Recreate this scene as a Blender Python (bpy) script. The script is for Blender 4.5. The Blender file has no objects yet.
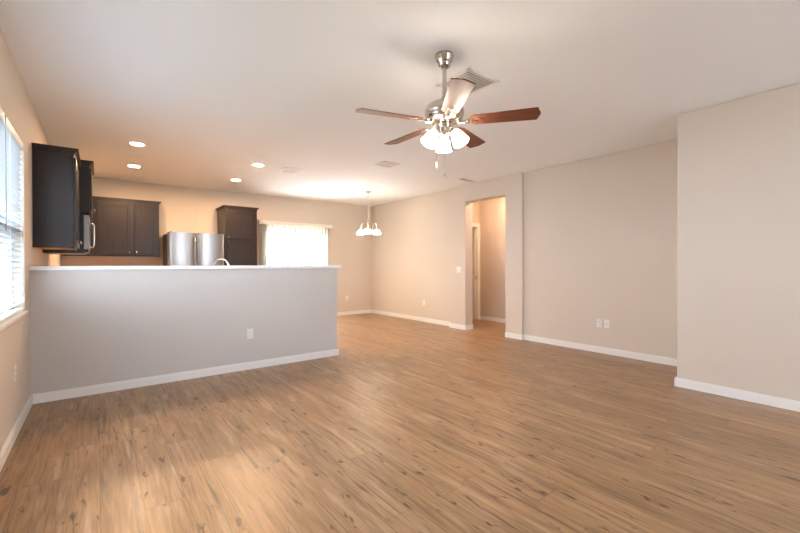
import bpy, bmesh, math, random
from mathutils import Vector, Matrix
random.seed(7)
SC = bpy.context.scene
COL = SC.collection
PI = math.pi
R = math.radians

# ------------------------------------------------------------------ camera
YAW, PITCH, ROLL, FPX, EYE = R(37.585), R(0.2247), R(-0.1429), 391.12, 1.23
F = Vector((math.sin(YAW)*math.cos(PITCH), math.cos(YAW)*math.cos(PITCH), -math.sin(PITCH)))
Rt = Vector((math.cos(YAW), -math.sin(YAW), 0)); Up = Rt.cross(F)
R2 = Rt*math.cos(ROLL) + Up*math.sin(ROLL); U2 = -Rt*math.sin(ROLL) + Up*math.cos(ROLL)
cd = bpy.data.cameras.new('camera'); cam = bpy.data.objects.new('camera', cd); COL.objects.link(cam)
cd.sensor_width = 36; cd.lens = FPX*36/800; cd.clip_start = .02; cd.clip_end = 200
M = Matrix((R2, U2, -F)).transposed().to_4x4(); M.translation = (0, 0, EYE)
cam.matrix_world = M
SC.camera = cam

# ------------------------------------------------------------------ world, light, exposure
WORLD = 1.75
EXPOSURE = 3.52
wd = bpy.data.worlds.new('sky'); SC.world = wd; wd.use_nodes = True
bgn = wd.node_tree.nodes['Background']
bgn.inputs[0].default_value = (.81, .925, 1.10, 1); bgn.inputs[1].default_value = WORLD
SC.view_settings.view_transform = 'Standard'; SC.view_settings.look = 'None'
SC.view_settings.gamma = 1; SC.view_settings.use_curve_mapping = False
SC.view_settings.exposure = EXPOSURE
SC.cycles.use_denoising = True
SC.cycles.diffuse_bounces = 8; SC.cycles.max_bounces = 16; SC.cycles.transparent_max_bounces = 16
SC.cycles.sample_clamp_indirect = 6
CAN, FAN, CHAND, HALL = 79., 3.6, 3.2, 12.5     # emission strengths of the lamps
WARM = (1, .62, .34); MILD = (1, .86, .70)
sun = bpy.data.lights.new('sun', 'SUN'); sun.energy = 3.2; sun.angle = R(.6); sun.color = (1, .97, .92)
so = bpy.data.objects.new('sun', sun); COL.objects.link(so); so.rotation_euler = (0, R(28), 0)   # high sun from the windowless side
def portal(name, loc, rot, sx, sy):            # sampling guides in the window openings
    l = bpy.data.lights.new(name, 'AREA'); l.shape = 'RECTANGLE'; l.size = sx; l.size_y = sy
    l.cycles.is_portal = True
    o = bpy.data.objects.new(name, l); COL.objects.link(o); o.location = loc; o.rotation_euler = rot
portal('daylight_slider', (3.54, 8.62, 1.03), (-PI/2, 0, 0), 1.6, 2.05)
portal('daylight_window', (-.66, 3.1, 1.55), (0, -PI/2, 0), 1.4, 2.7)
portal('daylight_rear', (2.52, -3.36, 1.57), (PI/2, 0, 0), 1.25, 1.35)

# ------------------------------------------------------------------ helpers
class B:
    def __init__(s): s.bm = bmesh.new()
    def box(s, x0, x1, y0, y1, z0, z1, bev=0, mat=None):
        m = Matrix.Translation(((x0+x1)/2, (y0+y1)/2, (z0+z1)/2)) @ Matrix.Diagonal((abs(x1-x0), abs(y1-y0), abs(z1-z0), 1))
        if mat is not None: m = mat @ m
        vs = bmesh.ops.create_cube(s.bm, size=1, matrix=m)['verts']
        if bev:
            es = list({e for v in vs for e in v.link_edges})
            bmesh.ops.bevel(s.bm, geom=es, offset=bev, segments=2, affect='EDGES', profile=.5)
        return s
    def lathe(s, prof, mat=None, n=32, close=True):
        mat = mat or Matrix()
        rings = []
        for r, z in prof:
            if r < 1e-6: rings.append([s.bm.verts.new(mat @ Vector((0, 0, z)))])
            else: rings.append([s.bm.verts.new(mat @ Vector((r*math.cos(2*PI*i/n), r*math.sin(2*PI*i/n), z))) for i in range(n)])
        for a, b in zip(rings, rings[1:]):
            for i in range(n):
                j = (i+1) % n
                q = [a[i % len(a)], a[j % len(a)], b[j % len(b)], b[i % len(b)]]
                u = []
                for v in q:
                    if v not in u: u.append(v)
                if len(u) > 2:
                    try: s.bm.faces.new(u).smooth = True
                    except ValueError: pass
        return s
    def cyl(s, p, q, r, n=16, r2=None):
        p = Vector(p); q = Vector(q); d = q-p
        m = Matrix.Translation(p) @ d.to_track_quat('Z', 'Y').to_matrix().to_4x4()
        r2 = r if r2 is None else r2
        return s.lathe([(0, 0), (r, 0), (r, 1e-5), (r2, d.length-1e-5), (r2, d.length), (0, d.length)], m, n)
    def tube(s, pts, r, n=10):
        pts = [Vector(p) for p in pts]; rings = []; up = None
        for i, p in enumerate(pts):
            t = (pts[min(i+1, len(pts)-1)] - pts[max(i-1, 0)]).normalized()
            if up is None: up = t.orthogonal().normalized()
            a = (up - t*up.dot(t)).normalized(); up = a; b = t.cross(a)
            rr = r[i] if isinstance(r, (list, tuple)) else r
            rings.append([s.bm.verts.new(p + a*rr*math.cos(2*PI*k/n) + b*rr*math.sin(2*PI*k/n)) for k in range(n)])
        for a, b in zip(rings, rings[1:]):
            for k in range(n): s.bm.faces.new((a[k], a[(k+1) % n], b[(k+1) % n], b[k])).smooth = True
        s.bm.faces.new(rings[0][::-1]); s.bm.faces.new(rings[-1])
        return s
    def prism(s, poly, z0, z1, mat=None, bev=0):
        mat = mat or Matrix()
        a = [s.bm.verts.new(mat @ Vector((x, y, z0))) for x, y in poly]
        b = [s.bm.verts.new(mat @ Vector((x, y, z1))) for x, y in poly]
        fs = [s.bm.faces.new(a[::-1]), s.bm.faces.new(b)]
        n = len(poly)
        for i in range(n): fs.append(s.bm.faces.new((a[i], a[(i+1) % n], b[(i+1) % n], b[i])))
        if bev:
            es = list({e for f in fs[:2] for e in f.edges})
            bmesh.ops.bevel(s.bm, geom=es, offset=bev, segments=2, affect='EDGES', profile=.5)
        return s
    def sphere(s, c, r, sc=(1, 1, 1)):
        m = Matrix.Translation(c) @ Matrix.Diagonal((r*sc[0], r*sc[1], r*sc[2], 1))
        for v in bmesh.ops.create_uvsphere(s.bm, u_segments=16, v_segments=10, radius=1, matrix=m)['verts']:
            for f in v.link_faces: f.smooth = True
        return s
    def build(s, name, mat, parent=None, label=None):
        bmesh.ops.recalc_face_normals(s.bm, faces=s.bm.faces)
        me = bpy.data.meshes.new(name); s.bm.to_mesh(me); s.bm.free()
        me.materials.append(mat)
        o = bpy.data.objects.new(name, me); COL.objects.link(o)
        if parent is not None: o.parent = parent
        if label: o['label'] = label
        return o
def bx(*a, **k): return B().box(*a, **k)
def thing(name, label, cat, loc=(0, 0, 0), rz=0, group=None):
    o = bpy.data.objects.new(name, None); COL.objects.link(o); o.empty_display_size = .1
    o.location = loc; o.rotation_euler = (0, 0, rz); o['label'] = label; o['category'] = cat
    if group: o['group'] = group
    return o
def struct(o): o['kind'] = 'structure'; return o
def dup(root, loc, label, rz=None):
    r = root.copy(); COL.objects.link(r); r.location = loc; r['label'] = label
    if rz is not None: r.rotation_euler = (0, 0, rz)
    for ch in list(root.children):
        c = ch.copy(); COL.objects.link(c); c.parent = r
        for g in list(ch.children):
            d = g.copy(); COL.objects.link(d); d.parent = c
    return r

# ------------------------------------------------------------------ materials
def nt(name):
    m = bpy.data.materials.new(name); m.use_nodes = True
    return m, m.node_tree.nodes, m.node_tree.links, m.node_tree.nodes['Principled BSDF']
def simple(name, col, rough=.5, metal=0, spec=.5, bump=0, scale=200, var=0, coat=0):
    m, N, L, P = nt(name)
    P.inputs['Base Color'].default_value = (*col, 1); P.inputs['Roughness'].default_value = rough
    P.inputs['Metallic'].default_value = metal; P.inputs['Specular IOR Level'].default_value = spec
    P.inputs['Coat Weight'].default_value = coat; P.inputs['Coat Roughness'].default_value = .15
    tc = N.new('ShaderNodeTexCoord'); no = N.new('ShaderNodeTexNoise'); no.inputs['Scale'].default_value = scale
    no.inputs['Detail'].default_value = 3
    L.new(tc.outputs['Object'], no.inputs['Vector'])
    if bump:
        b = N.new('ShaderNodeBump'); b.inputs['Strength'].default_value = bump; b.inputs['Distance'].default_value = .002
        L.new(no.outputs['Fac'], b.inputs['Height']); L.new(b.outputs['Normal'], P.inputs['Normal'])
    v = var or .02
    mx = N.new('ShaderNodeMix'); mx.data_type = 'RGBA'
    mx.inputs[6].default_value = (*[c*(1-v) for c in col], 1); mx.inputs[7].default_value = (*[min(1, c*(1+v)) for c in col], 1)
    L.new(no.outputs['Fac'], mx.inputs[0]); L.new(mx.outputs[2], P.inputs['Base Color'])
    return m
def brushed(name, col, rough, sx, sz):
    m, N, L, P = nt(name)
    P.inputs['Base Color'].default_value = (*col, 1); P.inputs['Metallic'].default_value = 1
    tc = N.new('ShaderNodeTexCoord'); mp = N.new('ShaderNodeMapping'); mp.inputs['Scale'].default_value = (sx, sx, sz)
    no = N.new('ShaderNodeTexNoise'); no.inputs['Scale'].default_value = 1; no.inputs['Detail'].default_value = 2
    L.new(tc.outputs['Object'], mp.inputs[0]); L.new(mp.outputs[0], no.inputs['Vector'])
    mr = N.new('ShaderNodeMapRange'); mr.inputs[3].default_value = rough*.8; mr.inputs[4].default_value = rough*1.2
    L.new(no.outputs['Fac'], mr.inputs[0]); L.new(mr.outputs[0], P.inputs['Roughness'])
    return m
def wood(name, dark, light, scale, rough=.4, coat=0, spec=.5):
    m, N, L, P = nt(name); P.inputs['Specular IOR Level'].default_value = spec
    tc = N.new('ShaderNodeTexCoord'); mp = N.new('ShaderNodeMapping'); mp.inputs['Scale'].default_value = scale
    no = N.new('ShaderNodeTexNoise'); no.inputs['Scale'].default_value = 1; no.inputs['Detail'].default_value = 6; no.inputs['Distortion'].default_value = .6
    L.new(tc.outputs['Object'], mp.inputs[0]); L.new(mp.outputs[0], no.inputs['Vector'])
    cr = N.new('ShaderNodeValToRGB'); cr.color_ramp.elements[0].position = .3; cr.color_ramp.elements[1].position = .7
    cr.color_ramp.elements[0].color = (*dark, 1); cr.color_ramp.elements[1].color = (*light, 1)
    L.new(no.outputs['Fac'], cr.inputs[0]); L.new(cr.outputs[0], P.inputs['Base Color'])
    P.inputs['Roughness'].default_value = rough; P.inputs['Coat Weight'].default_value = coat; P.inputs['Coat Roughness'].default_value = .2
    return m
def glow(name, col, strength):
    m, N, L, P = nt(name)
    P.inputs['Base Color'].default_value = (.9, .88, .85, 1); P.inputs['Roughness'].default_value = .4
    P.inputs['Emission Color'].default_value = (*col, 1); P.inputs['Emission Strength'].default_value = strength
    return m
def glass(name):
    m, N, L, P = nt(name)
    N.remove(P); tr = N.new('ShaderNodeBsdfTransparent'); gl = N.new('ShaderNodeBsdfGlossy'); gl.inputs['Roughness'].default_value = .02
    tr.inputs[0].default_value = (.96, .98, .98, 1)
    mx = N.new('ShaderNodeMixShader'); mx.inputs[0].default_value = .06
    L.new(tr.outputs[0], mx.inputs[1]); L.new(gl.outputs[0], mx.inputs[2])
    L.new(mx.outputs[0], N['Material Output'].inputs[0])
    return m
def translucent(name, col, fac):
    m, N, L, P = nt(name)
    P.inputs['Base Color'].default_value = (*col, 1); P.inputs['Roughness'].default_value = .5
    t = N.new('ShaderNodeBsdfTranslucent'); t.inputs[0].default_value = (*col, 1)
    mx = N.new('ShaderNodeMixShader'); mx.inputs[0].default_value = fac
    L.new(P.outputs[0], mx.inputs[1]); L.new(t.outputs[0], mx.inputs[2]); L.new(mx.outputs[0], N['Material Output'].inputs[0])
    return m
def plank_floor():
    m, N, L, P = nt('oak_plank')
    def math_(op, a, b=None, c=None):
        n = N.new('ShaderNodeMath'); n.operation = op
        for i, v in enumerate((a, b, c)):
            if v is None: continue
            if isinstance(v, (int, float)): n.inputs[i].default_value = v
            else: L.new(v, n.inputs[i])
        return n.outputs[0]
    def comb(x, y, z):
        n = N.new('ShaderNodeCombineXYZ')
        for i, v in enumerate((x, y, z)):
            if isinstance(v, (int, float)): n.inputs[i].default_value = v
            else: L.new(v, n.inputs[i])
        return n.outputs[0]
    def noise(v, detail=4, dist=0., rough=.5):
        n = N.new('ShaderNodeTexNoise'); n.inputs['Scale'].default_value = 1; n.inputs['Detail'].default_value = detail
        n.inputs['Distortion'].default_value = dist; n.inputs['Roughness'].default_value = rough
        L.new(v, n.inputs['Vector']); return n.outputs['Fac']
    def ramp(v, stops):
        n = N.new('ShaderNodeValToRGB'); e = n.color_ramp.elements
        while len(e) < len(stops): e.new(.5)
        for k, (p, c) in enumerate(stops):
            e[k].position = p; e[k].color = (*c, 1) if isinstance(c, tuple) else (c, c, c, 1)
        L.new(v, n.inputs[0]); return n.outputs[0]
    def mix(f, a, b, mode='MIX'):
        n = N.new('ShaderNodeMix'); n.data_type = 'RGBA'; n.blend_type = mode
        for i, v in ((0, f), (6, a), (7, b)):
            if isinstance(v, (int, float)): n.inputs[i].default_value = v
            elif isinstance(v, tuple): n.inputs[i].default_value = (*v, 1)
            else: L.new(v, n.inputs[i])
        return n.outputs[2]
    W, LEN = .18, 1.22
    tc = N.new('ShaderNodeTexCoord'); sp = N.new('ShaderNodeSeparateXYZ'); L.new(tc.outputs['Object'], sp.inputs[0])
    x, y = sp.outputs[0], sp.outputs[1]
    xs = math_('DIVIDE', x, W); row = math_('FLOOR', xs)
    wn = N.new('ShaderNodeTexWhiteNoise'); wn.noise_dimensions = '1D'; L.new(row, wn.inputs['W'])
    ys = math_('ADD', math_('DIVIDE', y, LEN), math_('MULTIPLY', wn.outputs['Value'], 7.3)); colm = math_('FLOOR', ys)
    w2 = N.new('ShaderNodeTexWhiteNoise'); w2.noise_dimensions = '2D'; L.new(comb(row, colm, 0), w2.inputs['Vector'])
    rnd = w2.outputs['Value']
    off = math_('MULTIPLY', rnd, 40)
    gx = math_('ADD', x, off)
    g1 = noise(comb(math_('MULTIPLY', gx, 55), math_('MULTIPLY', y, 2.6), off), 6, 1.2, .6)      # fine grain
    g2 = noise(comb(math_('MULTIPLY', gx, 13), math_('MULTIPLY', y, 1.2), off), 3, 1.5)          # broad figure
    k1 = noise(comb(math_('MULTIPLY', gx, 24), math_('MULTIPLY', y, 6.5), off), 4, .35, .6)           # knots and cracks
    base = ramp(g2, [(.28, (.20, .120, .064)), (.5, (.34, .214, .118)), (.75, (.45, .298, .176))])
    base = mix(.6, base, ramp(g1, [(.30, (.16, .098, .053)), (.5, (.36, .230, .132)), (.70, (.54, .37, .23))]))
    tone = ramp(rnd, [(0, .90), (.5, 1.0), (1, 1.07)])
    base = mix(1, base, tone, 'MULTIPLY'); base = mix(1, base, (.95, .87, .75), 'MULTIPLY')
    base = mix(ramp(k1, [(.615, 0.), (.69, .92)]), base, (.050, .031, .017))
    k2 = noise(comb(math_('MULTIPLY', gx, 42), math_('MULTIPLY', y, 1.5), math_('ADD', off, 9)), 3, .5)
    base = mix(ramp(k2, [(.60, 0.), (.70, .8)]), base, (.09, .056, .032))
    k3 = noise(comb(math_('MULTIPLY', gx, 15), math_('MULTIPLY', y, 1.35), math_('ADD', off, 21)), 4, .3, .65)
    base = mix(ramp(k3, [(.54, 0.), (.72, .75)]), base, (.135, .085, .048))
    k4 = noise(comb(math_('MULTIPLY', gx, 18), math_('MULTIPLY', y, 1.6), math_('ADD', off, 33)), 3, .3)
    base = mix(ramp(k4, [(.56, 0.), (.72, .5)]), base, (.56, .40, .26))
    fx = math_('FRACT', xs); fy = math_('FRACT', ys)
    ex = math_('MINIMUM', fx, math_('SUBTRACT', 1, fx)); ey = math_('MINIMUM', fy, math_('SUBTRACT', 1, fy))
    gap = math_('MAXIMUM', math_('LESS_THAN', ex, .009), math_('LESS_THAN', ey, .0013))
    base = mix(math_('MULTIPLY', gap, .55), base, (.10, .06, .035))
    L.new(base, P.inputs['Base Color'])
    rr = N.new('ShaderNodeMapRange'); rr.inputs[3].default_value = .27; rr.inputs[4].default_value = .42
    L.new(g1, rr.inputs[0]); L.new(rr.outputs[0], P.inputs['Roughness'])
    P.inputs['Specular IOR Level'].default_value = .55
    bp = N.new('ShaderNodeBump'); bp.inputs['Strength'].default_value = .15; bp.inputs['Distance'].default_value = .001
    L.new(math_('SUBTRACT', g1, gap), bp.inputs['Height']); L.new(bp.outputs[0], P.inputs['Normal'])
    return m

MT = dict(
    wall=simple('wall_paint', (.665, .59, .505), .85, bump=.10, scale=260, spec=.25),
    half=simple('half_wall_paint', (.60, .565, .53), .85, bump=.12, scale=260, spec=.25),
    ceil=simple('ceiling_paint', (.875, .895, .915), .92, bump=.15, scale=180, spec=.2),
    white=simple('white_trim', (.82, .81, .79), .42),
    capm=simple('white_cap', (.84, .84, .84), .3),
    plate=simple('plate_plastic', (.80, .79, .76), .35),
    slot=simple('slot_dark', (.08, .075, .07), .6),
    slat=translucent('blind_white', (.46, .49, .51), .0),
    vane=translucent('vane_cream', (.84, .80, .70), .08),
    vinyl=simple('white_vinyl', (.82, .84, .85), .35),
    wand=simple('grey_wand', (.30, .31, .33), .4),
    floor=plank_floor(),
    esp=wood('espresso_wood', (.012, .0078, .006), (.026, .0165, .013), (40, 40, 3), .36, .0, .45),
    maple=wood('maple_underside', (.50, .27, .11), (.62, .36, .17), (30, 4, 30), .5),
    steel=brushed('brushed_steel', (.37, .37, .37), .30, 300, 3),
    dsteel=simple('fridge_side_grey', (.07, .07, .072), .45, spec=.5),
    nickel=brushed('satin_nickel', (.58, .54, .48), .22, 60, 60),
    chrome=simple('chrome', (.75, .75, .76), .15, 1),
    black=simple('black_plastic', (.012, .012, .012), .35),
    cherry=wood('cherry_blade', (.10, .030, .016), (.18, .058, .030), (6, 70, 70), .38, .08, .35),
    edge=simple('blade_edge', (.03, .015, .01), .4),
    granite=simple('worktop_stone', (.25, .21, .17), .25, scale=90, var=.5),
    glass=glass('window_glass'),
    shade=glow('frosted_shade_lit', MILD, FAN), cshade=glow('chandelier_shade_lit', (1, .84, .66), CHAND),
    lens=glow('downlight_lens', WARM, CAN), hallglow=glow('hall_lamp_lit', (1, .66, .44), HALL),
    vent=simple('vent_white', (.80, .78, .76), .5), ventd=simple('vent_inside', (.45, .44, .42), .8),
    patio=simple('patio_concrete', (.68, .67, .65), .9, scale=8, var=.15),
    siding=simple('house_siding', (.62, .62, .60), .8, scale=3, var=.06), roof=simple('house_roof', (.22, .20, .19), .9, scale=14, var=.2),
    dglass=simple('house_window_glass', (.10, .12, .14), .1),
    fence=wood('backdrop_fence_grey', (.045, .052, .058), (.085, .095, .10), (14, 14, 1), .8), mulch=simple('dark_lawn', (.085, .088, .062), .95, scale=30, var=.3), grass=simple('lawn', (.20, .19, .165), .95, scale=30, var=.3),
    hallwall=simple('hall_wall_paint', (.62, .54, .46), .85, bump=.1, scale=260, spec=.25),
    sage=simple('far_room_paint', (.53, .55, .50), .85),
)

# ------------------------------------------------------------------ dimensions
XL, YB, XR, XP, XN, XREC, ZC, YH = -.488, 8.45, 5.577, 5.481, 4.624, 5.530, 2.74, 4.76
YC, YN, YP, XH, YREAR = 3.85, 1.425, 5.49, 2.578, -3.2
T = .14
OY0, OY1, OZ = 4.18, 5.10, 2.425           # cased opening to the hall
HX, HY = 6.785, 5.88                        # hall: wall facing the opening, wall with the doorway
WY0, WY1, WZ0, WZ1 = 1.75, 4.45, .86, 2.24  # window; its unseen blindless end is added to let in more daylight
SX0, SX1, SZ1 = 2.77, 4.33, 2.07            # sliding door

# ------------------------------------------------------------------ setting
struct(bx(XL-T, HX+T, YREAR-T, YB+T, -.1, 0).build('floor', MT['floor']))
struct(bx(XL-T, HX+T, YREAR-T, YB+T, ZC, ZC+.12).build('ceiling', MT['ceil']))
b = B()
b.box(XL-T, XL, YREAR, WY0, 0, ZC); b.box(XL-T, XL, WY1, YB, 0, ZC)
b.box(XL-T, XL, WY0, WY1, 0, WZ0); b.box(XL-T, XL, WY0, WY1, WZ1, ZC)
struct(b.build('wall_left', MT['wall']))
b = B()
b.box(XL-T, SX0, YB, YB+T, 0, ZC); b.box(SX1, XR+.3, YB, YB+T, 0, ZC); b.box(SX0, SX1, YB, YB+T, SZ1, ZC)
struct(b.build('wall_back', MT['wall']))
struct(bx(XR, XR+.3, YP, YB, 0, ZC).build('wall_right_far', MT['wall']))
b = B()
b.box(XP, XP+.20, OY1, YP, 0, ZC); b.box(XP, XP+.20, YC, OY0, 0, ZC); b.box(XP, XP+.20, OY0, OY1, OZ, ZC)
struct(b.build('wall_right_opening', MT['wall']))
struct(bx(XREC, XREC+.26, YN-.2, YC, 0, ZC).build('wall_right_recess', MT['wall']))
struct(bx(XN, XN+.9, YREAR, YN, 0, ZC, bev=.012).build('wall_right_near', MT['wall']))
b = B()
b.box(XL, 1.9, YREAR-T, YREAR, 0, ZC); b.box(3.15, XN, YREAR-T, YREAR, 0, ZC)
b.box(1.9, 3.15, YREAR-T, YREAR, 0, .9); b.box(1.9, 3.15, YREAR-T, YREAR, 2.25, ZC)  # unseen rear window opening, placed and sized for the daylight it adds
struct(b.build('wall_front', MT['wall']))
# hall beyond the opening
b = B(); b.box(HX, HX+T, YC-.6, HY+.6, 0, ZC); b.box(XP+.20, HX, YC-.72, YC-.6, 0, ZC)
struct(b.build('wall_hall_side', MT['hallwall']))
DX0, DX1, DZ = 5.95, 6.715, 2.085           # doorway in the hall's end wall
b = B()
b.box(XP+.20, DX0, HY, HY+.12, 0, ZC); b.box(DX1, HX, HY, HY+.12, 0, ZC); b.box(DX0, DX1, HY, HY+.12, DZ, ZC)
struct(b.build('wall_hall_end', MT['hallwall']))
struct(bx(XP+.20, HX, HY+.42, HY+.54, 0, ZC).build('wall_far_room', MT['sage']))
d2 = B()
d2.box(DX1-.018, DX1, HY-.004, HY+.124, 0, DZ); d2.box(DX0, DX0+.018, HY-.004, HY+.124, 0, DZ); d2.box(DX0, DX1, HY-.004, HY+.124, DZ-.018, DZ)
d2.box(DX1-.008, HX, HY-.018, HY, 0, DZ-.008, bev=.004); d2.box(DX0-.058, DX0+.008, HY-.018, HY, 0, DZ-.008, bev=.004)
d2.box(DX0-.058, HX, HY-.018, HY, DZ-.008, DZ+.065, bev=.004)
d2.box(DX1-.03, DX1-.018, HY+.045, HY+.075, 0, DZ-.018)
door2 = struct(d2.build('door_2', MT['white']))
bx(DX1-.021, DX1-.017, HY+.012, HY+.040, .91, .98, bev=.001).build('strike_plate', MT['nickel'], door2)

# half wall with its cap
struct(bx(XL, XH, YH, YH+.12, 0, 1.19).build('wall_half', MT['half']))
struct(bx(XL, XH+.05, YH-.035, YH+.155, 1.19, 1.228, bev=.004).build('trim_1', MT['capm']))

# baseboards
def base(name, segs, h=.085, t=.016):
    b = B()
    for x0, x1, y0, y1 in segs:
        b.box(x0, x1, y0, y1, 0, h*.82)
        # thinner moulded top
        cx = .35
        if abs(x1-x0) < abs(y1-y0):
            out = OUT.get(name, -1)
            if out < 0: b.box(x0+(x1-x0)*cx, x1, y0, y1, h*.82, h)
            else: b.box(x0, x1-(x1-x0)*cx, y0, y1, h*.82, h)
        else: b.box(x0, x1, y0+(y1-y0)*cx, y1, h*.82, h)
    return struct(b.build(name, MT['white']))
OUT = {'baseboard_left': 1}
t = .016
base('baseboard_left', [(XL, XL+t, YREAR, YH-t)])
base('baseboard_half', [(XL+t, XH+t, YH-t, YH)])
struct(bx(XH, XH+t, YH, YH+.12, 0, .083).build('baseboard_half_end', MT['white']))
base('baseboard_back', [(SX1+.03, XR-t, YB-t, YB)])
base('baseboard_right_far', [(XR-t, XR, YP, YB-t)])
base('baseboard_right_opening', [(XP-t, XP, OY1-t, YP+t), (XP-t, XP, YC-t, OY0)])
struct(bx(XP, XP+.20, OY1-t, OY1, 0, .083).build('baseboard_jamb', MT['white']))
struct(bx(XP, XR, YP, YP+t, 0, .083).build('baseboard_return', MT['white']))
struct(bx(XP, XREC, YC-t, YC, 0, .083).build('baseboard_column', MT['white']))
base('baseboard_right_recess', [(XREC-t, XREC, YN+t, YC-t)])
base('baseboard_right_near', [(XN-t, XN, YREAR, YN+t)])
struct(bx(XN, XREC, YN, YN+t, 0, .083).build('baseboard_block_end', MT['white']))
base('baseboard_hall', [(HX-t, HX, YC-.6, HY)])
struct(bx(XP+.20, HX, HY+.42-t, HY+.42, 0, .083).build('baseboard_far_room', MT['white']))

# ------------------------------------------------------------------ window in the side wall
b = B(); fx0, fx1 = XL-.125, XL-.07
for a in ((WY0, WY0+.05, WZ0, WZ1), (WY1-.05, WY1, WZ0, WZ1), (WY0, WY1, WZ0, WZ0+.05), (WY0, WY1, WZ1-.05, WZ1),
          (WY0, WY1, 1.46, 1.52), (2.62, 2.68, WZ0, WZ1), (3.53, 3.57, WZ0, WZ1)):
    b.box(fx0, fx1, *a)
win = struct(b.build('window_1', MT['vinyl']))
bx(XL-.100, XL-.096, WY0+.04, WY1-.04, WZ0+.04, WZ1-.04).build('window_pane', MT['glass'], win)
struct(bx(XL-.07, XL+.022, WY0-.02, WY1+.012, WZ0-.022, WZ0+.004, bev=.004).build('trim_2', MT['white']))
# horizontal blind
bl = thing('window_blind', 'white horizontal slat blind hanging in the side wall window', 'blind', (XL-.03, 3.55, WZ0+.004))
by0, by1, hz = -.885, .885, WZ1-WZ0-.006
bx(-.035, .03, by0, by1, hz-.055, hz, bev=.004).build('headrail', MT['vinyl'], bl)
bx(-.025, .025, by0, by1, .004, .022, bev=.004).build('bottom_rail', MT['vinyl'], bl)
tilt = Matrix.Rotation(R(-10), 4, 'Y')
z = .062; k = 0
sm = None
while z < hz-.06:
    if sm is None:
        sm = B().box(-.025, .025, by0, by1, -.0015, .0015, mat=tilt).build('slat', MT['slat'], bl); sm.location = (0, 0, z)
    else:
        c = sm.copy(); COL.objects.link(c); c.location = (0, 0, z)
    z += .0415
for yy in (-.78, -.3, .3, .78):
    B().cyl((.027, yy, .01), (.027, yy, hz-.05), .0014, 6).build('ladder_cord', MT['vinyl'], bl)
B().cyl((.042, .02, hz-.03), (.042, .02, hz-.78), .0035, 8).build('tilt_wand', MT['wand'], bl, 'grey tilt wand')

# ------------------------------------------------------------------ sliding door and vertical blind
b = B()
for a in ((SX0, SX0+.05, 0, SZ1), (SX1-.05, SX1, 0, SZ1), (SX0, SX1, SZ1-.05, SZ1), (SX0, SX1, 0, .03)):
    b.box(a[0], a[1], YB+.02, YB+.13, a[2], a[3])
dr = struct(b.build('door_1', MT['vinyl']))
xm = 3.535
for (p0, p1, yy) in ((SX0+.05, xm+.035, YB+.085), (xm-.035, SX1-.05, YB+.045)):
    b = B()
    b.box(p0, p0+.065, yy, yy+.035, .03, SZ1-.05); b.box(p1-.065, p1, yy, yy+.035, .03, SZ1-.05)
    b.box(p0, p1, yy, yy+.035, SZ1-.115, SZ1-.05); b.box(p0, p1, yy, yy+.035, .03, .12)
    pn = b.build('door_panel', MT['vinyl'], dr)
    bx(p0+.06, p1-.06, yy+.015, yy+.02, .11, SZ1-.11).build('door_pane', MT['glass'], pn)
vb = thing('vertical_blind', 'cream vertical vane blind drawn open across the patio sliding door', 'blind', (3.55, YB, .02))
bx(-.87, .86, -.10, 0, 2.085, 2.165, bev=.004).build('valance', MT['vane'], vb)
vm = None
xs = [-.84+i*.017 for i in range(9)] + [-.66+i*.082 for i in range(18)]
for i, xx in enumerate(xs):
    if vm is None:
        vm = bx(-.0012, .0012, -.044, .044, .0, 2.075).build('vane', MT['vane'], vb)
        o = vm
    else:
        o = vm.copy(); COL.objects.link(o)
    o.location = (xx, -.05, 0); o.rotation_euler = (0, 0, R(random.uniform(-3, 3) + (-8 if i < 9 else -2)))
B().cyl((-.855, -.075, 2.08), (-.855, -.075, .9), .004, 8).build('control_wand', MT['vinyl'], vb)

# ------------------------------------------------------------------ outdoors
struct(bx(-8, 14, YB+T, 26, -.14, -.04).build('ground_patio', MT['patio']))
struct(bx(-12, XL-T, -6, 26, -.16, -.06).build('ground_side', MT['mulch']))  # side ground darkened to cut the bounce light on the blind slats
struct(bx(XL-T, 12, -12, YREAR-T, -.16, -.06).build('ground_rear', MT['patio']))  # unseen ground, made pale to bounce sunlight up onto the ceiling
fe = thing('backdrop_fence', 'added dark grey backdrop fence across the side yard seen between the window blind slats', 'fence', (-4.2, 9.6, -.06))  # invented fence, put here so the gaps between slats look dark
bx(-3.8, 3.5, -.02, 0, .05, 1.95).build('backdrop_boards', MT['fence'], fe)
for i in range(4): bx(-3.8+2.4*i-.05, -3.8+2.4*i+.05, 0, .1, 0, 1.98).build('post', MT['fence'], fe)
for zz in (.3, 1.0, 1.7): bx(-3.8, 3.5, 0, .04, zz-.045, zz+.045).build('rail', MT['fence'], fe)
hs = thing('neighbouring_house', 'pale neighbouring house seen through the glass sliding door', 'house', (7.0, 19.0, -.04))
bx(-5, 5, 0, 6, 0, 2.7).build('house_wall', MT['siding'], hs)
B().prism([(-.5, 2.7), (6.5, 2.7), (3, 4.6)], -5.4, 5.4, Matrix(((0, 0, 1, 0), (1, 0, 0, 0), (0, 1, 0, 0), (0, 0, 0, 1)))).build('house_roof', MT['roof'], hs)
for wx in (-.55, 2.6):
    b = B()
    for i in range(3): b.box(wx-.6+i*.575, wx-.55+i*.575, -.05, .0, .95, 2.15)
    for i in range(3): b.box(wx-.6, wx+.6, -.05, .0, .95+i*.575, 1.0+i*.575)
    w = b.build('house_window', MT['vinyl'], hs)
    bx(wx-.58, wx+.58, -.02, -.002, .97, 2.13).build('window_pane', MT['dglass'], w)

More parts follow.
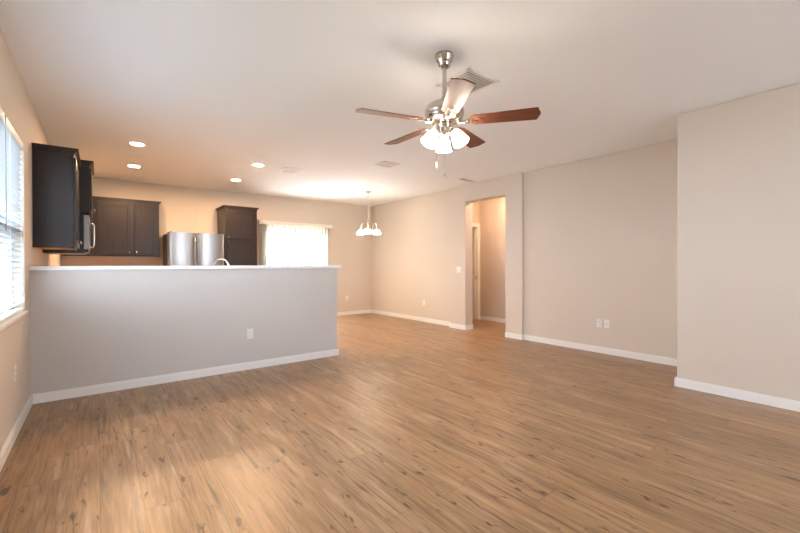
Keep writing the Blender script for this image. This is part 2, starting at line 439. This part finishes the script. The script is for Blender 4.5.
# ------------------------------------------------------------------ kitchen
def shaker(b, w, h, t=.02, st=.058):
    """door in local x (width), z (height), front at -y, centred on x, from z=0"""
    b.box(-w/2, -w/2+st, -t, 0, 0, h, bev=.002); b.box(w/2-st, w/2, -t, 0, 0, h, bev=.002)
    b.box(-w/2+st, w/2-st, -t, 0, 0, st, bev=.002); b.box(-w/2+st, w/2-st, -t, 0, h-st, h, bev=.002)
    b.box(-w/2+st-.002, w/2-st+.002, -t*.5, 0, st-.002, h-st+.002)
    i = .012
    b.box(-w/2+st, -w/2+st+i, -t*.75, 0, st, h-st); b.box(w/2-st-i, w/2-st, -t*.75, 0, st, h-st)
    b.box(-w/2+st, w/2-st, -t*.75, 0, st, st+i); b.box(-w/2+st, w/2-st, -t*.75, 0, h-st-i, h-st)
    return b
def door(parent, cx, y, z, w, h, kx, kz):
    d = shaker(B(), w, h).build('door', MT['esp'], parent); d.location = (cx, y, z)
    k = B().lathe([(0, 0), (.006, 0), (.006, .012), (.014, .018), (.016, .024), (.012, .030), (0, .032)], Matrix.Translation((kx, -.02, kz)) @ Matrix.Rotation(PI/2, 4, 'X'), 16)
    k.build('knob', MT['nickel'], d, 'satin nickel knob')
def crown(parent, w, d, z, right=True, left=True, proj=.036, h=.06):
    """stepped, flared moulding around front and free ends; local: front at y=-d, back at y=0"""
    b = B(); n = 6
    for i in range(n):
        f0 = proj*(1-math.cos(PI/2*(i+1)/n)); z0 = z+h*i/n
        if i == n-1: f0 = proj
        b.box(-w/2-(f0 if left else 0), w/2+(f0 if right else 0), -d-f0, 0, z0, z+h*(i+1)/n)
    b.build('crown_molding', MT['esp'], parent)
# cabinets are built with width on local x, wall at local y=0, front at -y
def wall_cab(name, label, loc, rz, w, h, dep, doors, left=True, right=True, under=True, frame=True):
    t = thing(name, label, 'cabinet', loc, rz)
    b = B(); b.box(-w/2, w/2, -dep, 0, .012, h, bev=.002)
    b.box(-w/2, w/2, -dep, -dep+.02, 0, .014); b.box(-w/2, -w/2+.016, -dep, 0, 0, .014); b.box(w/2-.016, w/2, -dep, 0, 0, .014)
    b.build('body', MT['esp'], t)
    if under: bx(-w/2+.016, w/2-.016, -dep+.02, 0, .006, .0125).build('underside_panel', MT['maple'], t, 'bare maple underside')
    for cx, dw, z0, dh, kx, kz in doors: door(t, cx, -dep, z0, dw, dh, kx, kz)
    crown(t, w, dep+.004, h, right, left)
    return t
# side wall units: local -y faces +X -> rotate +90
CA0, CA1 = 4.962, 5.74
wa = CA1-CA0
wall_cab('wall_cabinet', 'dark espresso wall cabinet with broad blank end panel beside the window', (XL, (CA0+CA1)/2, 1.402), PI/2, wa, .905, .295,
         [(-wa/4+.0, wa/2-.028, .02, .865, wa/4-.05, .05), (wa/4, wa/2-.028, .02, .865, -wa/4+.05, .05)], right=False)
CM0, CM1 = 5.742, 6.50
wm = CM1-CM0
wall_cab('wall_cabinet', 'dark deeper wall cabinet mounted directly over the microwave', (XL, (CM0+CM1)/2, 1.835), PI/2, wm, .535, .405,
         [(-wm/4, wm/2-.028, .02, .495, wm/4-.05, .05), (wm/4, wm/2-.028, .02, .495, -wm/4+.05, .05)], under=False)
# corner unit between the microwave and the back wall
CK0, CK1 = 6.502, 8.10
# back wall unit
bw0, bw1 = -.45, .852
wb = bw1-bw0; cxo = (bw0+bw1)/2
wall_cab('wall_cabinet', 'dark two-door wall cabinet on the back wall beside the refrigerator', (cxo, YB, 1.39), 0, wb, .915, .31,
         [(.21-cxo, .475, .02, .875, .205, .045), (.655-cxo, .335, .02, .875, -.135, .045)], left=False)
# microwave
mw = thing('microwave', 'stainless over-range microwave hung below the deeper dark wall cabinet', 'microwave', (XL, (CM0+CM1)/2, 1.372), PI/2)
hw = wm/2-.004
bx(-hw, hw, -.355, 0, .012, .455, bev=.003).build('body', MT['black'], mw)
bx(-hw, hw, -.36, -.005, 0, .012).build('underside_plate', MT['black'], mw)
for vx in (-.22, .22): B().cyl((vx, -.27, .0), (vx, -.27, -.006), .03, 16).build('work_light', MT['nickel'], mw)
dpm = bx(-hw, hw*.62, -.402, -.350, .05, .44, bev=.004).build('door', MT['steel'], mw)
bx(-hw+.09, hw*.62-.09, -.404, -.40, .12, .37).build('door_window', MT['black'], dpm, 'black glass window')
hb = B(); hx = hw*.62-.035
hb.tube([(hx, -.402, .09), (hx, -.430, .095), (hx, -.440, .115), (hx, -.442, .2), (hx, -.442, .29), (hx, -.440, .365), (hx, -.430, .385), (hx, -.402, .39)], .009)
hb.build('handle', MT['chrome'], dpm, 'chrome bar handle')
cpn = bx(hw*.62+.002, hw, -.398, -.350, .05, .44, bev=.003).build('control_panel', MT['black'], mw)
bx(-hw, hw, -.392, -.350, .012, .047, bev=.003).build('vent_grille', MT['black'], mw)

# refrigerator (french doors)
fx0, fx1, fyf, fh = .925, 1.825, 7.655, 1.805
fr = thing('refrigerator', 'stainless steel french-door refrigerator standing on the floor beside the pantry', 'refrigerator', ((fx0+fx1)/2, YB-.03, 0), 0)
fw = fx1-fx0; fd = YB-.03-fyf
bx(-fw/2+.012, fw/2-.012, -fd+.085, 0, .03, fh-.015, bev=.008).build('body', MT['dsteel'], fr, 'dark grey case')
for sx in (-1, 1):
    poly = []
    w0, w1 = (.006, fw/2) if sx > 0 else (-fw/2, -.006)
    nn = 14
    poly.append((w0, -fd+.08))
    for i in range(nn+1):
        u = i/nn; x = w0+(w1-w0)*u
        bulge = .028*(1-(2*u-1)**2)**.5 if 0 < u < 1 else 0
        poly.append((x, -fd+.028-bulge))
    poly.append((w1, -fd+.08))
    d = B().prism(poly, .68, fh, bev=.003).build('door', MT['steel'], fr)
    for p in d.data.polygons: p.use_smooth = False
    hx = .04*sx
    B().tube([(hx, -fd+.008, .82), (hx, -fd-.034, .84), (hx, -fd-.042, .9), (hx, -fd-.042, 1.3), (hx, -fd-.042, 1.64), (hx, -fd-.034, 1.70), (hx, -fd+.008, 1.72)], .011, 12).build('handle', MT['steel'], d)
    B().lathe([(0, 0), (.02, 0), (.02, .012), (0, .012)], Matrix.Translation((sx*(fw/2-.06), -fd+.06, fh)), 16).build('hinge_cap', MT['dsteel'], d)
dw = bx(-fw/2, fw/2, -fd, -fd+.08, .07, .67, bev=.012).build('freezer_drawer', MT['steel'], fr)
B().tube([(-.38, -fd, .58), (-.37, -fd-.04, .58), (0, -fd-.045, .58), (.37, -fd-.04, .58), (.38, -fd, .58)], .011, 12).build('handle', MT['steel'], dw)
bx(-fw/2+.03, fw/2-.03, -fd+.05, -.05, 0, .07).build('kick_plate', MT['black'], fr)

# pantry cabinet
px0, px1, pyf = 1.885, 2.475, 7.84
pw = px1-px0; pd = YB-pyf
pt = thing('pantry_cabinet', 'tall dark espresso pantry cabinet between the refrigerator and the sliding door', 'cabinet', ((px0+px1)/2, YB, 0))
b = bx(-pw/2, pw/2, -pd, 0, .1, 2.30, bev=.002); b.box(-pw/2, pw/2, -pd+.06, 0, 0, .102)
b.build('body', MT['esp'], pt)
door(pt, 0, -pd, 1.735, pw-.04, .55, -pw/2+.05, .03)
door(pt, 0, -pd, .12, pw-.04, 1.585, -pw/2+.05, 1.55)
crown(pt, pw, pd+.004, 2.30)

# sink run behind the half wall
bc = thing('base_cabinet', 'dark base cabinet run standing behind the half wall under the worktop', 'cabinet', (.95, YH+.125, 0), PI)
b = bx(-1.35, 1.35, -.56, 0, .1, .87, bev=.002); b.box(-1.35, 1.35, -.50, 0, 0, .102); b.build('body', MT['esp'], bc)
for i in range(5): door(bc, -1.08+i*.54, -.56, .12, .52, .73, .2, .66)
wt = bx(-.42, 2.32, YH+.122, YH+.73, .87, .91, bev=.003).build('worktop', MT['granite'])
wt['label'] = 'speckled stone worktop lying on the cabinets behind the half wall'; wt['category'] = 'worktop'
fc = thing('faucet', 'arched steel kitchen faucet peeking above the white half wall cap', 'faucet', (1.245, 5.02, .91))
B().lathe([(0, 0), (.03, 0), (.03, .008), (.018, .03), (.016, .05), (0, .05)], None, 20).build('base', MT['chrome'], fc)
pts = [(0, 0, .04), (0, 0, .2), (0, 0, .305)]
for i in range(1, 13):
    a = PI*i/12
    u = .092-.092*math.cos(a); pts.append((-.76*u, .65*u, .305+.092*math.sin(a)))
pts.append((-.14, .12, .27))
B().tube(pts, .0115, 12).build('spout', MT['chrome'], fc)
B().cyl((-.14, .12, .275), (-.14, .12, .225), .015, 16).build('spray_head', MT['chrome'], fc)
B().tube([(.018, 0, .05), (.05, 0, .06), (.09, -.005, .085)], [.007, .006, .005]).build('lever', MT['chrome'], fc)

# ------------------------------------------------------------------ recessed lights
def downlight(label, x, y):
    t = thing('recessed_light', label, 'ceiling light', (x, y, ZC), 0, 'recessed kitchen downlights')
    B().lathe([(.066, -.001), (.070, -.007), (.088, -.004), (.092, 0), (.066, 0), (.066, -.001)], None, 32).build('trim_ring', MT['white'], t)
    B().lathe([(0, -.0035), (.067, -.0035), (.067, -.0005), (0, -.0005)], None, 32).build('lens', MT['lens'], t, 'glowing lens')
    return t
d0 = downlight('round glowing downlight nearest the dark cabinet end panel', .381, 5.842)
dup(d0, (.428, 7.159, ZC), 'round glowing downlight in front of the two-door back wall cabinet')
dup(d0, (1.904, 5.971, ZC), 'round glowing downlight beside the square kitchen ceiling vent')
dup(d0, (1.927, 7.254, ZC), 'round glowing downlight in front of the refrigerator and pantry')

# ------------------------------------------------------------------ ceiling vents
def vent(label, x, y, w, d, n, ang=0, rim=.03, slope=24):
    t = thing('ceiling_vent', label, 'vent', (x, y, ZC), ang)
    b = B(); hw, hd = w/2, d/2
    for a in ((-hw, hw, -hd, -hd+rim), (-hw, hw, hd-rim, hd), (-hw, -hw+rim, -hd, hd), (hw-rim, hw, -hd, hd)):
        b.box(a[0], a[1], a[2], a[3], -.009, 0, bev=.002)
    b.build('frame', MT['vent'], t)
    bx(-hw+rim, hw-rim, -hd+rim, hd-rim, -.002, 0).build('duct_opening', MT['ventd'], t)
    step = (d-2*rim)/n
    s0 = None
    for i in range(n):
        m = Matrix.Rotation(R(slope), 4, 'X')
        if s0 is None:
            s0 = B().box(-hw+rim, hw-rim, -step*.42, step*.42, -.0006, .0006, mat=m).build('louver', MT['vent'], t); o = s0
        else: o = s0.copy(); COL.objects.link(o)
        o.location = (0, -hd+rim+step*(i+.5), -.0055)
    return t
vent('square louvered vent in the kitchen ceiling before the pantry', 2.415, 6.0, .30, .32, 9, slope=6)
vent('square louvered vent in the open ceiling between fan and chandelier', 3.43, 4.77, .29, .29, 8, slope=6)
vent('large square ceiling vent partly hidden behind the fan blade', 2.43, 2.23, .37, .37, 11)
vent('long narrow ceiling vent close to the wall above the hall opening', 5.20, 4.79, .40, .10, 2, R(4), .02)

# ------------------------------------------------------------------ wall plates
def rot_to(n):   # local -y becomes the outward normal n
    return {'-y': 0, '+x': PI/2, '-x': -PI/2}[n]
def plate(kind, label, cat, loc, n, gang=1, group=None):
    t = thing(kind, label, cat, loc, rot_to(n), group)
    w = .070 if gang == 1 else .116
    bx(-w/2, w/2, -.006, 0, -.0575, .0575, bev=.002).build('cover_plate', MT['plate'], t)
    if kind == 'outlet':
        for z in (-.02, .02):
            r = bx(-.017, .017, -.0085, -.005, z-.014, z+.014, bev=.002).build('receptacle', MT['plate'], t)
            b = B(); b.box(-.008, -.006, -.0092, -.008, z-.004, z+.006); b.box(.006, .008, -.0092, -.008, z-.004, z+.006)
            b.build('slots', MT['slot'], r)
    elif kind == 'light_switch':
        for g in range(gang):
            gx = 0 if gang == 1 else (-.023, .023)[g]
            bx(gx-.016, gx+.016, -.009, -.005, -.033, .033, bev=.002).build('rocker', MT['plate'], t)
    else:
        B().cyl((0, -.006, 0), (0, -.014, 0), .0055, 12).build('jack', MT['nickel'], t)
    return t
plate('outlet', 'white outlet on the grey half wall', 'outlet', (1.416, YH, .418), '-y')
plate('outlet', 'white outlet low on the window wall near the half wall corner', 'outlet', (XL, 3.935, .452), '+x')
plate('outlet', 'white outlet low on the back wall between the half wall end and dining corner', 'outlet', (4.85, YB, .418), '-y')
plate('outlet', 'white outlet low on the long wall between dining corner and hall opening', 'outlet', (XR, 6.397, .412), '-x')
plate('light_switch', 'white light switch plate beside the hall opening', 'switch', (XP, 5.27, 1.14), '-x', 2)
plate('outlet', 'white outlet on the recessed wall, next to the plain plate', 'outlet', (XREC, 2.628, .412), '-x')
plate('cable_plate', 'white cable plate on the recessed wall beside the outlet', 'wall plate', (XREC, 2.523, .412), '-x')
plate('light_switch', 'white light switch inside the room seen through the hall doorway', 'switch', (6.80-.09, HY+.42, 1.02), '-y')

# ------------------------------------------------------------------ ceiling fan
fan = thing('ceiling_fan', 'five-blade brown ceiling fan with nickel motor and three lit shades', 'ceiling fan', (1.978, 2.04, ZC), -YAW)
B().lathe([(0, 0), (.066, 0), (.067, -.014), (.064, -.022), (.062, -.026), (.059, -.040), (.049, -.058), (.045, -.062), (.043, -.080), (.034, -.090), (.018, -.094), (0, -.094)]).build('canopy', MT['nickel'], fan)
B().cyl((0, 0, -.085), (0, 0, -.375), .0145, 16).build('downrod', MT['nickel'], fan)
B().lathe([(0, -.305), (.022, -.305), (.026, -.312), (.03, -.335), (.045, -.342), (.075, -.345), (.11, -.357), (.132, -.377), (.141, -.402), (.141, -.425), (.134, -.437), (.136, -.444), (.128, -.462), (.105, -.478), (.07, -.486), (.05, -.50), (0, -.506)], None, 48).build('motor_housing', MT['nickel'], fan)
ZB = 2.256-ZC
blade = None
for k in range(5):
    a = R(57+72*k); rot = Matrix.Rotation(a, 4, 'Z')
    if blade is None:
        poly = [(.175, -.022), (.18, -.038), (.195, -.05), (.22, -.058), (.634, -.072), (.654, -.014), (.656, 0), (.654, .014), (.634, .072), (.22, .058), (.195, .05), (.18, .038), (.175, .022)]
        blade = B().prism(poly, -.003, .003, Matrix.Rotation(R(-11.5), 4, 'X'), bev=.0012).build('blade', MT['cherry'], fan)
        o = blade
        ib = B(); tm = Matrix.Rotation(R(-11.5), 4, 'X')
        ib.prism([(.215, -.008), (.235, -.018), (.262, -.016), (.272, 0), (.262, .016), (.235, .018), (.215, .008), (.17, .028), (.155, .012), (.155, -.012), (.17, -.028)], -.0075, -.003, tm, bev=.001)
        ib.tube([(.09, 0, .006), (.11, 0, -.010), (.135, 0, -.012), (.17, 0, -.006)], [.012, .011, .011, .010], 10)
        for s in ((.19, .012), (.19, -.012), (.25, 0)):
            p = tm @ Vector((s[0], s[1], -.0085)); ib.sphere(p, .005, (1, 1, .5))
        iron = ib.build('blade_iron', MT['nickel'], blade, 'nickel bracket')
    else:
        o = blade.copy(); COL.objects.link(o)
        i2 = iron.copy(); COL.objects.link(i2); i2.parent = o
    o.location = (0, 0, ZB); o.rotation_euler = (0, 0, a)
# switch housing, fitter
B().lathe([(0, -.50), (.055, -.50), (.058, -.505), (.05, -.515), (.045, -.525), (.047, -.535), (.047, -.565), (.052, -.572), (.052, -.58), (.035, -.592), (.030, -.62), (.022, -.635), (.012, -.645), (.010, -.655), (0, -.658)], None, 32).build('light_fitter', MT['nickel'], fan)
for k in range(3):
    a = R(86+120*k); ca, sa = math.cos(a), math.sin(a)
    arm = B().tube([(.03*ca, .03*sa, -.575), (.05*ca, .05*sa, -.565), (.068*ca, .068*sa, -.560), (.078*ca, .078*sa, -.562)], .008, 10)
    m = Matrix.Translation((.076*ca, .076*sa, -.553)) @ Matrix.Rotation(a, 4, 'Z') @ Matrix.Rotation(R(-30), 4, 'Y')
    arm.lathe([(0, .004), (.015, .004), (.022, -.002), (.024, -.018), (.020, -.026), (0, -.026)], m, 20)
    ar = arm.build('light_arm', MT['nickel'], fan)
    B().lathe([(.024, -.012), (.030, -.020), (.040, -.042), (.047, -.070), (.052, -.092), (.058, -.108), (.060, -.113), (.058, -.114), (.049, -.092), (.044, -.070), (.036, -.042), (.024, -.022), (.02, -.016), (.024, -.012)], m, 32).build('glass_shade', MT['shade'], ar, 'lit frosted bell shade')
for (cx, cy, zl) in ((-.004, -.05, -.835), (-.062, -.035, -.775)):
    ch = B().cyl((cx, cy, -.57), (cx, cy, zl), .0011, 6).build('pull_chain', MT['nickel'], fan)
    B().lathe([(0, 0), (.003, -.002), (.0055, -.03), (.0065, -.042), (.004, -.05), (0, -.051)], Matrix.Translation((cx, cy, zl)), 12).build('chain_pull', MT['wand'] if cx > -.01 else MT['vinyl'], ch)

# ------------------------------------------------------------------ chandelier
cdl = thing('chandelier', 'three-arm nickel chandelier with glowing bell shades in the dining corner', 'chandelier', (4.385, 6.76, ZC), -YAW)
B().lathe([(0, 0), (.062, 0), (.063, -.008), (.05, -.018), (.02, -.024), (.012, -.03), (0, -.032)]).build('canopy', MT['nickel'], cdl)
b = B()
z = -.03
b.cyl((0, 0, -.03), (0, 0, -.62), .006, 10)
for i in range(10): b.sphere((0, 0, -.06-.055*i), .010, (1, .6, 1.4))
b.build('hanging_chain', MT['nickel'], cdl)
B().lathe([(0, -.60), (.008, -.605), (.014, -.63), (.028, -.66), (.030, -.68), (.018, -.70), (.014, -.76), (.022, -.80), (.034, -.82), (.030, -.845), (.014, -.86), (.010, -.875), (.012, -.885), (0, -.893)]).build('center_column', MT['nickel'], cdl)
for k in range(3):
    a = R(268+120*k); ca, sa = math.cos(a), math.sin(a)
    P_ = [(.02, -.80), (.05, -.815), (.085, -.79), (.105, -.72), (.125, -.665), (.155, -.645), (.182, -.665), (.192, -.73), (.192, -.770)]
    ar = B().tube([(r*ca, r*sa, zz) for r, zz in P_], .008, 10)
    m = Matrix.Translation((.192*ca, .192*sa, -.770))
    ar.lathe([(0, .004), (.014, .004), (.024, -.006), (.026, -.024), (0, -.024)], m, 20)
    arm = ar.build('arm', MT['nickel'], cdl)
    B().lathe([(.024, -.012), (.040, -.018), (.060, -.035), (.073, -.060), (.080, -.085), (.083, -.103), (.080, -.103), (.070, -.062), (.055, -.040), (.030, -.022), (.024, -.012)], m, 32).build('glass_shade', MT['cshade'], arm, 'lit bell shade')
    B().sphere((.192*ca, .192*sa, -.845), .028, (1, 1, 1.2)).build('bulb', MT['cshade'], arm)

# ------------------------------------------------------------------ hall ceiling lamp (lights the hall, above the header)
hl = thing('hall_ceiling_light', 'round flush ceiling lamp in the hall behind the opening header', 'ceiling light', (6.25, 4.75, ZC))
B().lathe([(0, 0), (.15, 0), (.15, -.02), (.14, -.022), (0, -.022)]).build('base', MT['nickel'], hl)
B().lathe([(.135, -.022), (.13, -.05), (.09, -.08), (0, -.092)], None, 32).build('diffuser', MT['hallglow'], hl)
